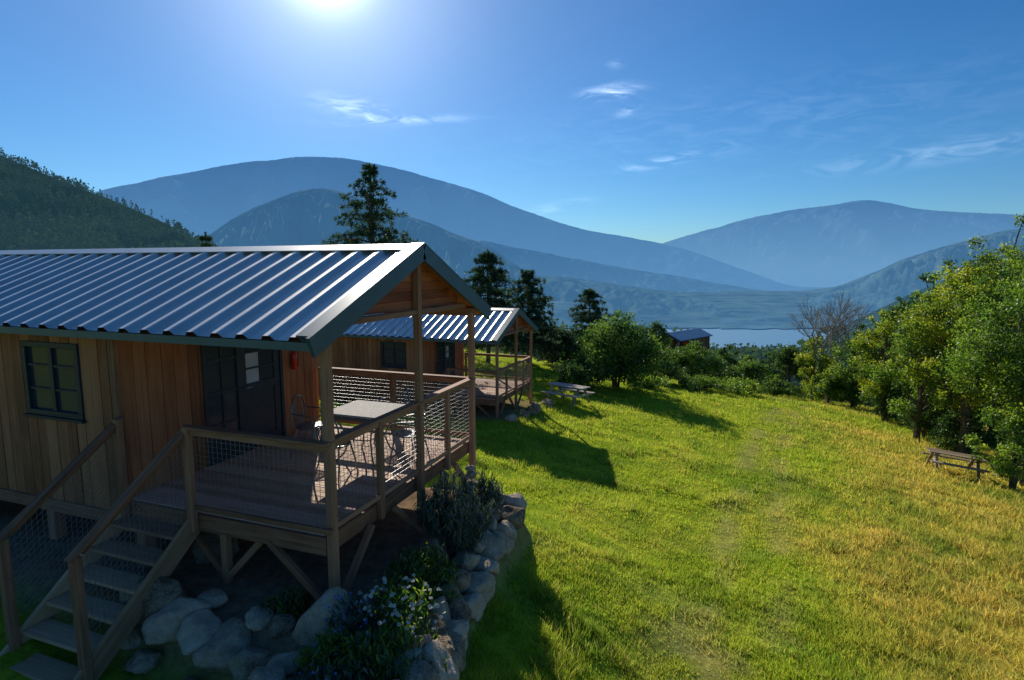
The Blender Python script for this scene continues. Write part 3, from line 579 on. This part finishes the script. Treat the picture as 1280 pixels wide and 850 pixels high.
for i,(lx,ly,r) in enumerate(((-1.98,-.8,.14),(-1.62,-.9,.16),(-1.27,-.36,.14),(-.92,-.96,.15),(-.55,-.42,.15),(-.24,-.44,.12))):
    x,y=wld(lx,ly); boulder(x,y,r,i+200,'%s small stone from the left wedged among the boulders below the deck'%ORD[i],.2,group='small stones among the bed boulders')
pth=[(.9,3.35),(1.0,2.7),(1.07,1.9),(1.18,1.2),(1.32,.4),(1.5,-.4),(1.6,-1.1),(1.67,-1.8)]
pa=np.array(pth); dl=np.concatenate([[0],np.cumsum(np.hypot(*np.diff(pa,axis=0).T))]); rgb=random.Random(3)
for i in range(16):
    q=dl[-1]*i/15; lx=float(np.interp(q,dl,pa[:,0])); ly=float(np.interp(q,dl,pa[:,1])); r=rgb.uniform(.19,.26)
    x,y=wld(lx+rgb.uniform(-.05,.03),ly); boulder(x,y,r,i+21,'%s boulder from the far end in the stone edging beside the meadow'%ORD[i],.05,group='boulders edging the garden bed')
    if i<15:
        x,y=wld(lx-.16,ly-.17); zl=g1(*wld(lx,ly)); boulder(x,y,rgb.uniform(.12,.18),i+51,'smaller stone resting behind the %s boulder of the meadow edging'%ORD[i],.0,zz=max(-3.84,zl+.15),group='boulders edging the garden bed')
x,y=wld(-2.1,.5); boulder(x,y,.25,90,'boulder lying in the shade under the deck behind the stairs',.15)
x,y=wld(.55,1.5); boulder(x,y,.22,91,'dark boulder on the garden bed below the deck front',.2)
x,y=wld(.45,2.5); boulder(x,y,.3,92,'large boulder below the deck front under the stone pile',.15)
for i,(px,py,Y,r) in enumerate(((640,527,19.6,.2),(655,520,20.5,.22),(668,512,21.5,.3),(684,503,23,.3))):
    a,b=ray(px,py); boulder(a*Y,Y,r,100+i,'%s rock from the left beside the second cabin deck'%ORD[i],.2,group='rocks below the second cabin')
cx_,cy_=wld(.45,2.75); cz=g1(cx_,cy_)
s=empty('stone_cairn',(cx_,cy_,cz+.4)); tag(s,'small pile of rounded stones at the far deck corner','cairn')
zz=0
for i,r in enumerate((.14,.11,.08)):
    o=bpy.data.objects.new('stone',rockmesh('stone',(r,r*.9,r*.62),120+i,3)); C.objects.link(o); o.parent=s; o.location=(random.uniform(-.02,.02),random.uniform(-.02,.02),zz+r*.58); zz+=r*1.12
# ------------------------------------------------------------------ picnic tables
def picnic(wm):
    r=empty('picnic_table',(0,0,0)); t=MB()
    for k in range(5): t.box(-.9,.9,-.37+k*.15,-.37+k*.15+.14,.72,.76)
    t.build('tabletop',wm,r,.004)
    for sg in (-1,1):
        b=MB(); b.box(-.9,.9,sg*.68-.13,sg*.68-.003,.43,.47); b.box(-.9,.9,sg*.68+.003,sg*.68+.13,.43,.47); b.build('bench',wm,r,.004)
        f=MB(); x=sg*.65
        f.beam((x,-.22,.70),(x,-.72,0),.05,.1,up=(1,0,0)); f.beam((x,.22,.70),(x,.72,0),.05,.1,up=(1,0,0)); f.box(x+.03,x+.075,-.8,.8,.35,.43); f.box(x+.03,x+.075,-.36,.36,.64,.72); f.build('leg_frame',wm,r,.004)
    return r
for i,(px,Y,rz,lab) in enumerate(((709,24.5,-38,'grey picnic table on the grass beside the second cabin'),(1194,21.4,-24,'brown picnic table under the trees at the right meadow edge'))):
    o=picnic(W_grey if i==0 else W_brown); X=(px-640)/F*1.03*Y; o.location=(X,Y,g1(X,Y)+.03); o.rotation_euler=(rad(-3),rad(5 if i else 0),rad(rz)); tag(o,lab,'picnic table')
# ------------------------------------------------------------------ trees
def limb(mb,a,b,r0,r1,rng,k=5,wob=.06):
    a=Vector(a);b=Vector(b); L_=(b-a).length; pts=[];rr=[]
    for i in range(k+1):
        q=i/k; p=a.lerp(b,q); p+=Vector(rng.normal(0,1,3))*wob*L_*math.sin(PI*q)*.6; p.z+=.08*L_*math.sin(PI*q); pts.append(p); rr.append(r0+(r1-r0)*q)
    mb.tube(pts,rr,6,.5)
def decid(name,label,px,Y,top,w,mat,seed,low=.2,nl=5000,ls=.13,nc=26,group=None,cat='tree',stems=1,spr=.4):
    rng=np.random.default_rng(seed); X=ray(px,500)[0]*Y; z0=g1(X,Y); H=ray(px,top)[1]*Y-z0
    r=empty(name,(X,Y,z0)); tag(r,label,cat,group)
    nl=int(nl*1.2); ls=ls*.88
    cl=[]; cr=[]; lob=rng.uniform(0,2*PI,3); nc=int(nc*1.6); ns=int(nc*spr)
    while len(cl)<nc+ns:
        p=rng.uniform(-1,1,3)
        d=np.linalg.norm(p); az=math.atan2(p[1],p[0]); sp_=len(cl)>=nc
        if d>1 or d<.2: continue
        if sp_:
            p=p/d*rng.uniform(.95,1.22)
            if p[2]<-.5: continue
        taper=(1-.45*min(1,max(0,p[2]))**1.5-.12*max(0,-p[2]))*(1+.22*math.sin(2*az+lob[0])+.15*math.sin(3*az+lob[1])); cl.append((p[0]*w/2*.88*taper,p[1]*w/2*.88*taper,H*(low+(1-low)*(p[2]*.46*(1+.1*math.sin(2*az+lob[2]))+.5))))
        cr.append(w*.5*(rng.uniform(.14,.34) if not sp_ else rng.uniform(.09,.17)))
    cl=np.array(cl); cr=np.array(cr)*min(1.,(45/nc)**.3)
    t=MB(); tr=max(.03,H*.014)
    for s_ in range(stems):
        ox,oy=(rng.normal(0,.12*w*.3,2) if stems>1 else (0,0))
        limb(t,(ox*.4,oy*.4,-.1),(ox*2,oy*2,H*.8),tr*1.5,tr*.3,rng,7,.03)
    for c in cl[::3]:
        f=max(.08,(c[2]/H)*.55); limb(t,(0,0,H*f),tuple(c),tr*.55,tr*.12,rng,4)
    t.build('trunk',M_bark,r)
    per=rng.multinomial(nl,(cr**2)/np.sum(cr**2)); pts=[];tn=[]
    for c,q,n in zip(cl,cr,per):
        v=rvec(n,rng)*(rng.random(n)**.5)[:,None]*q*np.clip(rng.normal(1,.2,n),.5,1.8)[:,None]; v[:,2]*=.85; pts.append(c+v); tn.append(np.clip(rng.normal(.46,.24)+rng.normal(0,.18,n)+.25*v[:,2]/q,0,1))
    pts=np.concatenate(pts); tn=np.concatenate(tn); ok=pts[:,2]>.02
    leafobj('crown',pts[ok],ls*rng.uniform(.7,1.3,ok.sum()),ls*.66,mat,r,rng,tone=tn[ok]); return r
def conifer(name,label,px,Y,top,w,seed,nlev=22,mat=LF_pine,group=None,nl=.26,open_=1.,pw=.8,f0=.14,zs=.09,jb=.25,nn=13,dr=(-.22,.12)):
    rng=np.random.default_rng(seed); X=ray(px,400)[0]*Y; z0=g1(X,Y); H=ray(px,top)[1]*Y-z0
    r=empty(name,(X,Y,z0)); tag(r,label,'tree',group); t=MB(); tr=H*.016
    t.tube([(0,0,-.1),(.01*H,0,H*.35),(0,.02,H*.7),(0,0,H)],[tr*1.3,tr,tr*.6,.015],8,.5)
    pts=[];ax=[]
    for li in range(nlev):
        f=f0+(1-f0)*(li+rng.uniform(-.3,.3))/nlev; f=min(f,.985); z=H*f; boost=rng.uniform(1-jb,1+jb*.7); a0=rng.uniform(0,2*PI); nb=rng.integers(4,7)
        for b in range(nb):
            a=a0+2*PI*b/nb+rng.normal(0,.3); Lb=(w/2)*((1-f)**pw)*rng.uniform(.6,1.18)*boost+.12
            tip=np.array([math.cos(a)*Lb,math.sin(a)*Lb,z+Lb*rng.uniform(*dr)+.25*Lb*max(0,f-.7)]); base=np.array([0,0,z])
            limb(t,tuple(base),tuple(tip),.012+.012*Lb,.006,rng,3,.03)
            nt_=int(4+Lb*8*open_)
            for q in rng.uniform(.2,1.03,nt_):
                c=base+(tip-base)*q+np.array([0,0,.08*Lb*math.sin(PI*min(q,1))])+rng.normal(0,1,3)*np.array([.13,.13,zs])*(Lb*.5+.2)
                n=nn; d=rvec(n,rng)*.8+(tip-base)/np.linalg.norm(tip-base)*.7; d[:,2]+=.2; d/=np.linalg.norm(d,axis=1,keepdims=True)
                pts.append(c+d*nl*.5); ax.append(d)
    d=rvec(60,rng); d[:,2]=abs(d[:,2])+.8; d/=np.linalg.norm(d,axis=1,keepdims=True); pts.append(np.array([0,0,H*.985])-np.array([0,0,1])*rng.random((60,1))*.5+d*.08); ax.append(d)
    t.build('trunk',M_bark,r); pts=np.concatenate(pts); ax=np.concatenate(ax)
    leafobj('crown',pts,nl*rng.uniform(.7,1.2,len(pts)),nl*.18,mat,r,rng,axis=ax); return r
conifer('pine_tree','tall dark pine rising above the roof of the nearest cabin',468,29,203,9.4,11,22,open_=1.0,pw=.86,f0=.3,zs=.07,jb=.32,nn=12,nl=.24)
conifer('pine_tree','small pine tip showing over the roof at far left',264,40,290,2.6,12,14)
conifer('pine_tree','bushy pine behind the second cabin roof, left of two',610,35,312,6.4,13,21,pw=.72,jb=.32,open_=1.0,zs=.06)
conifer('pine_tree','bushy pine behind the second cabin roof, right of two',660,38,338,6.0,14,21,pw=.72,jb=.32,open_=1.0,zs=.06)
conifer('pine_tree','dark pine above the big round bush at the middle',737,46,360,6.2,15,20,pw=.72,jb=.3,open_=1.0,zs=.06)
conifer('pine_tree','short dark pine left of the big round bush',703,40,414,4.6,16,15,pw=.6)
decid('round_bush','big round green bush at the meadow head beside the second cabin',768,32,398,6.2,LF_mid,21,.0,18000,.16,42,cat='bush',stems=3)
decid('round_bush','low dark bush between picnic table and big bush',722,29,450,2.9,LF_dark,22,0,4800,.13,20,cat='bush',stems=3)
decid('young_tree','dark tree just left of the distant cabin',814,58,404,4.8,LF_dark,53,.03,6000,.22,26)
decid('young_tree','bright green rounded tree below the distant cabin',862,44,430,4.6,LF_mid,23,.03,8500,.17,28,stems=2)
decid('round_bush','small green bush left of the bright rounded tree',822,38,446,3.4,LF_dark,24,0,4600,.14,20,cat='bush',stems=2)
decid('young_tree','slim green tree between distant cabin and lake',908,55,434,3.6,LF_dark,25,.03,4200,.2,20)
decid('round_bush','olive bush at the far meadow end below the lake',938,46,452,4.2,LF_mid,26,0,5400,.17,22,cat='bush',stems=3)
decid('young_tree','round dark tree at the end of the meadow track',985,50,434,4.4,LF_dark,27,.03,7500,.2,28,stems=2)
decid('round_bush','low pale bush beside the end of the meadow track',918,38,478,3.6,LF_green,28,0,3800,.13,20,cat='bush',stems=3)
decid('round_bush','low spreading bush left of the meadow track end',872,37,474,3.4,LF_mid,29,0,3800,.13,20,cat='bush',stems=3)
decid('round_bush','low green bush just left of the bare tree',968,42,474,3.0,LF_mid,30,0,3000,.14,18,cat='bush',stems=3)
decid('young_tree','small upright tree just right of the slim green tree',934,52,440,2.6,LF_mid,48,.03,2800,.18,16)
decid('young_tree','narrow dark tree left of the round dark tree',958,56,437,2.8,LF_dark,49,.03,3000,.19,16)
decid('round_bush','wide green bush in front of the distant cabin',892,47,450,4.6,LF_dark,50,0,6000,.16,24,cat='bush',stems=3)
decid('round_bush','bright low bush right of the big round bush',806,34,470,2.8,LF_green,51,0,3200,.13,18,cat='bush',stems=3)
decid('leafy_tree','small yellow green tree furthest left in the right tree line',1016,43,424,3.4,LF_gold,31,.06,5000,.16,22)
decid('leafy_tree','second yellow green tree of the right tree line',1066,40,402,3.6,LF_green,32,.08,6000,.15,22)
decid('leafy_tree','third tree of the right tree line with green leaves',1106,34,380,4.2,LF_gold,33,.1,9500,.14,26)
decid('leafy_tree','fourth tree of the right tree line leaning over the grass',1150,28.5,352,4.6,LF_green,34,.12,14500,.135,32)
decid('leafy_tree','tall yellow green tree behind the right picnic table',1208,25.5,302,5.8,LF_gold,35,.1,29000,.125,50)
decid('leafy_tree','tallest green tree at the right edge of the photo',1284,21,276,5.8,LF_green,36,.07,30000,.115,52)
decid('leafy_tree','leafy tree filling the gap behind the two tallest trees',1246,29,290,6.4,LF_gold,37,.03,20000,.155,42)
decid('leafy_tree','dark tree behind the gap in the middle of the right tree line',1132,40,370,5.4,LF_dark,45,.03,10000,.19,34)
decid('leafy_tree','dark tree behind the small end of the right tree line',1088,50,398,5.2,LF_mid,46,.03,8000,.2,30)
decid('leafy_tree','green tree between the fourth tree and the tall yellow one',1180,31,324,5.2,LF_green,52,.03,16000,.155,36)
decid('round_bush','leafy bush at the right edge behind the picnic table',1276,20,505,2.6,LF_green,38,0,6000,.11,22,cat='bush',stems=3)
decid('round_bush','dark shrub growing below the fourth right hand tree',1160,29,490,3.0,LF_dark,39,0,5500,.13,22,cat='bush',stems=3)
decid('round_bush','dark shrub growing below the third right hand tree',1112,34.5,474,3.4,LF_dark,40,0,5500,.15,22,cat='bush',stems=3)
decid('round_bush','green shrub below the second tree of the right tree line',1066,40.5,466,3.2,LF_mid,47,0,4000,.15,20,cat='bush',stems=3)
decid('round_bush','green shrub hiding the foot of the bare tree',1036,40.5,462,2.8,LF_green,56,0,3600,.15,20,cat='bush',stems=3)
decid('round_bush','leafy shrub under the tall yellow green tree behind the picnic table',1216,26,504,3.2,LF_dark,54,0,7000,.12,26,cat='bush',stems=3)
decid('round_bush','shrub filling the space between fourth and tall yellow green tree',1186,28,494,2.8,LF_dark,55,0,5000,.13,22,cat='bush',stems=3)
# bare tree
rng=np.random.default_rng(5); BY=43.; X=ray(1042,400)[0]*BY; zb=g1(X,BY); H=ray(1046,342)[1]*BY-zb; t=MB()
def grow(p,d,l,r,dep):
    q=p+d*l; t.tube([p,p.lerp(q,.5)+Vector(rng.normal(0,.04*l,3)),q],[r,r*.85,r*.65],5,.5)
    if dep==0: return
    for k in range(3 if dep>1 else 4):
        nd=(d+Vector(rng.normal(0,.38,3))+Vector((0,0,.15))).normalized(); grow(p.lerp(q,rng.uniform(.55,1)),nd,l*rng.uniform(.6,.8),r*.62,dep-1)
for k in range(3): grow(Vector((rng.normal(0,.15),rng.normal(0,.15),0)),Vector((rng.normal(0,.16),rng.normal(0,.16),1)).normalized(),H*.33,.10,5)
bt=empty('bare_tree',(X,BY,zb)); tag(bt,'leafless grey tree standing against the right ridge','tree'); t.build('trunk',M_deadbark,bt)
# far woodland down to the lake
rng=np.random.default_rng(9); n=950; Yw=np.exp(rng.uniform(math.log(56),math.log(430),n)); pxw=rng.uniform(640,1200,n); Xw=(pxw-640)/F*1.01*Yw; Zw=gz(Xw,Yw)
hw=rng.uniform(3.5,7.5,n)*(1+Yw/350); lim=np.where((pxw>862)&(pxw<1015),rng.uniform(428,450,n),rng.uniform(402,426,n)); cap=np.array([ray(640,l)[1] for l in lim])*Yw-Zw; hw=np.minimum(hw,cap)
ok=(hw>1.2)&(np.hypot(Xw-K3[0],Yw-K3[1])>9)&~((np.abs(Xw-K3[0]*Yw/K3[1])<4)&(Yw<K3[1])); Xw,Yw,Zw,hw=Xw[ok],Yw[ok],Zw[ok],hw[ok]; n=len(Xw)
k=130; cen=np.repeat(np.stack([Xw,Yw,Zw],-1),k,0); hh=np.repeat(hw,k); v=rvec(n*k,rng)*(rng.random(n*k)**.4)[:,None]; v[:,:2]*=.42*hh[:,None]; v[:,2]=(v[:,2]*.5+.5)*hh
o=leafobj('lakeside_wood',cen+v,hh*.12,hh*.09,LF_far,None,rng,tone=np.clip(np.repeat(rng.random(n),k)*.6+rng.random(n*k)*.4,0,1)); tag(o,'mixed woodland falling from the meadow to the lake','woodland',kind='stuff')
# ------------------------------------------------------------------ garden plants
def discs(c,nrm,r,k=7):
    n=len(c); a=np.cross(nrm,np.array([.3,.5,.81])); a/=np.linalg.norm(a,axis=1,keepdims=True); b=np.cross(nrm,a); V=[]
    for i in range(k):
        t_=2*PI*i/k; V.append(c+(a*math.cos(t_)+b*math.sin(t_))*r)
    return np.stack(V,1).reshape(-1,3),np.arange(n*k).reshape(n,k)
def flowerplant(name,label,lx,ly,w,h,leaf,nl,petal,nf,fr,seed,tall=False,cat='plant'):
    rng=np.random.default_rng(seed); x,y=wld(lx,ly); z=g1(x,y); r=empty(name,(x,y,z)); tag(r,label,cat)
    if tall:
        ns=46; a=rng.uniform(0,2*PI,ns); sp=np.sqrt(rng.random(ns))*w/2; hh=h*(.65+.4*rng.random(ns))*(1-.35*sp/(w/2)); k=nl//ns
        qq=rng.random((ns,k))**.8; fx=np.cos(a)[:,None]*sp[:,None]*(.35+.75*qq); fy=np.sin(a)[:,None]*sp[:,None]*(.35+.75*qq); fz=hh[:,None]*qq
        c=np.stack([fx,fy,fz],-1).reshape(-1,3)+rng.normal(0,.028,(ns*k,3)); ax=rvec(ns*k,rng); ax[:,2]=np.abs(ax[:,2])+.9
        leafobj('foliage',c,.12,.018,leaf,r,rng,axis=ax)
        s=MB()
        for i in range(ns): s.tube([(math.cos(a[i])*sp[i]*.35,math.sin(a[i])*sp[i]*.35,-.03),(math.cos(a[i])*sp[i]*1.1,math.sin(a[i])*sp[i]*1.1,hh[i])],.0045,4)
        s.build('stem',M_bark,r)
        i=rng.integers(0,ns,nf); qq=rng.uniform(.7,1.05,nf); c=np.stack([np.cos(a[i])*sp[i]*(.35+.75*qq),np.sin(a[i])*sp[i]*(.35+.75*qq),hh[i]*qq],-1)+rng.normal(0,.02,(nf,3))
    else:
        q=rng.random((nl,3)); a=q[:,0]*2*PI; lob=1+.3*np.sin(a*3+seed)+.18*np.sin(a*7); rr=np.sqrt(q[:,1])*w/2*lob; zz=h*(.05+(.75+.35*rng.random(nl))*q[:,2]*np.sqrt(np.clip(1-(rr/(w/2))**2*.6,.05,1)))
        c=np.stack([np.cos(a)*rr,np.sin(a)*rr,zz],-1); ax=rvec(nl,rng); ax[:,2]=np.abs(ax[:,2])+.6
        leafobj('foliage',c,.09,.022,leaf,r,rng,axis=ax)
        s=MB()
        for k in range(10):
            t_=rng.uniform(0,2*PI); s.tube([(0,0,-.03),(math.cos(t_)*w*.15,math.sin(t_)*w*.15,h*.5),(math.cos(t_)*w*.32,math.sin(t_)*w*.32,h*.85)],.006,4)
        s.build('stem',M_bark,r)
        a=rng.uniform(0,2*PI,max(nf,1)); rr=np.sqrt(rng.random(max(nf,1)))*w*.6; c=np.stack([np.cos(a)*rr,np.sin(a)*rr,h*(.7+.55*rng.random(max(nf,1)))*np.sqrt(np.clip(1-(rr/(w/2))**2*.6,.1,1))],-1)
    if nf:
        nr=rng.normal(0,.35,(nf,3)); nr[:,2]=1; nr[:,1]-=.4; nr/=np.linalg.norm(nr,axis=1,keepdims=True)
        V,Fc=discs(c,nr,fr); o=npmesh('blossoms',V,Fc,petal,r,tone=np.repeat(rng.random(nf),7)); o['kind']='stuff'
        if petal is M_petal:
            V,Fc=discs(c+nr*.004,nr,fr*.36); o=npmesh('flower_centres',V,Fc,M_yel,r,tone=np.repeat(rng.random(nf),7)); o['kind']='stuff'
flowerplant('daisy_plant','clump of white daisies in the garden bed below the deck',.88,.0,.85,.42,LF_green,900,M_petal,110,.021,61)
flowerplant('blue_flower_plant','loose blue flowers left of the daisies by the big boulder',.54,-.35,.5,.4,LF_lav,500,M_blue,40,.012,62)
flowerplant('blue_flower_plant','tall blue flowered bush under the far end of the deck',.76,1.6,.95,1.15,LF_lav,4600,M_blue,150,.012,63,True)
flowerplant('leafy_plant','dark leafy plant at the meadow corner of the garden bed',1.12,-.75,.85,.38,LF_dark,1800,None,0,0,64)
flowerplant('leafy_plant','grey green shrub beside the stone pile at the far deck corner',.65,2.7,.7,.7,LF_lav,2600,M_blue,40,.012,65,True)
flowerplant('leafy_plant','low green plant behind the daisies under the deck front',.74,.75,.8,.45,LF_dark,1500,M_yel,16,.012,66)
flowerplant('leafy_plant','small green plant between the deck post and front boulders',-.35,-.2,.5,.22,LF_dark,700,None,0,0,67)
flowerplant('leafy_plant','low leafy plant in front of the daisies at the bed corner',.68,-.8,.6,.32,LF_green,900,M_blue,14,.011,68)
flowerplant('leafy_plant','green plant with blue flowers at the nearest end of the bed',1.0,-1.3,.85,.4,LF_lav,1700,M_blue,24,.011,69)
print('done', len(bpy.data.objects))
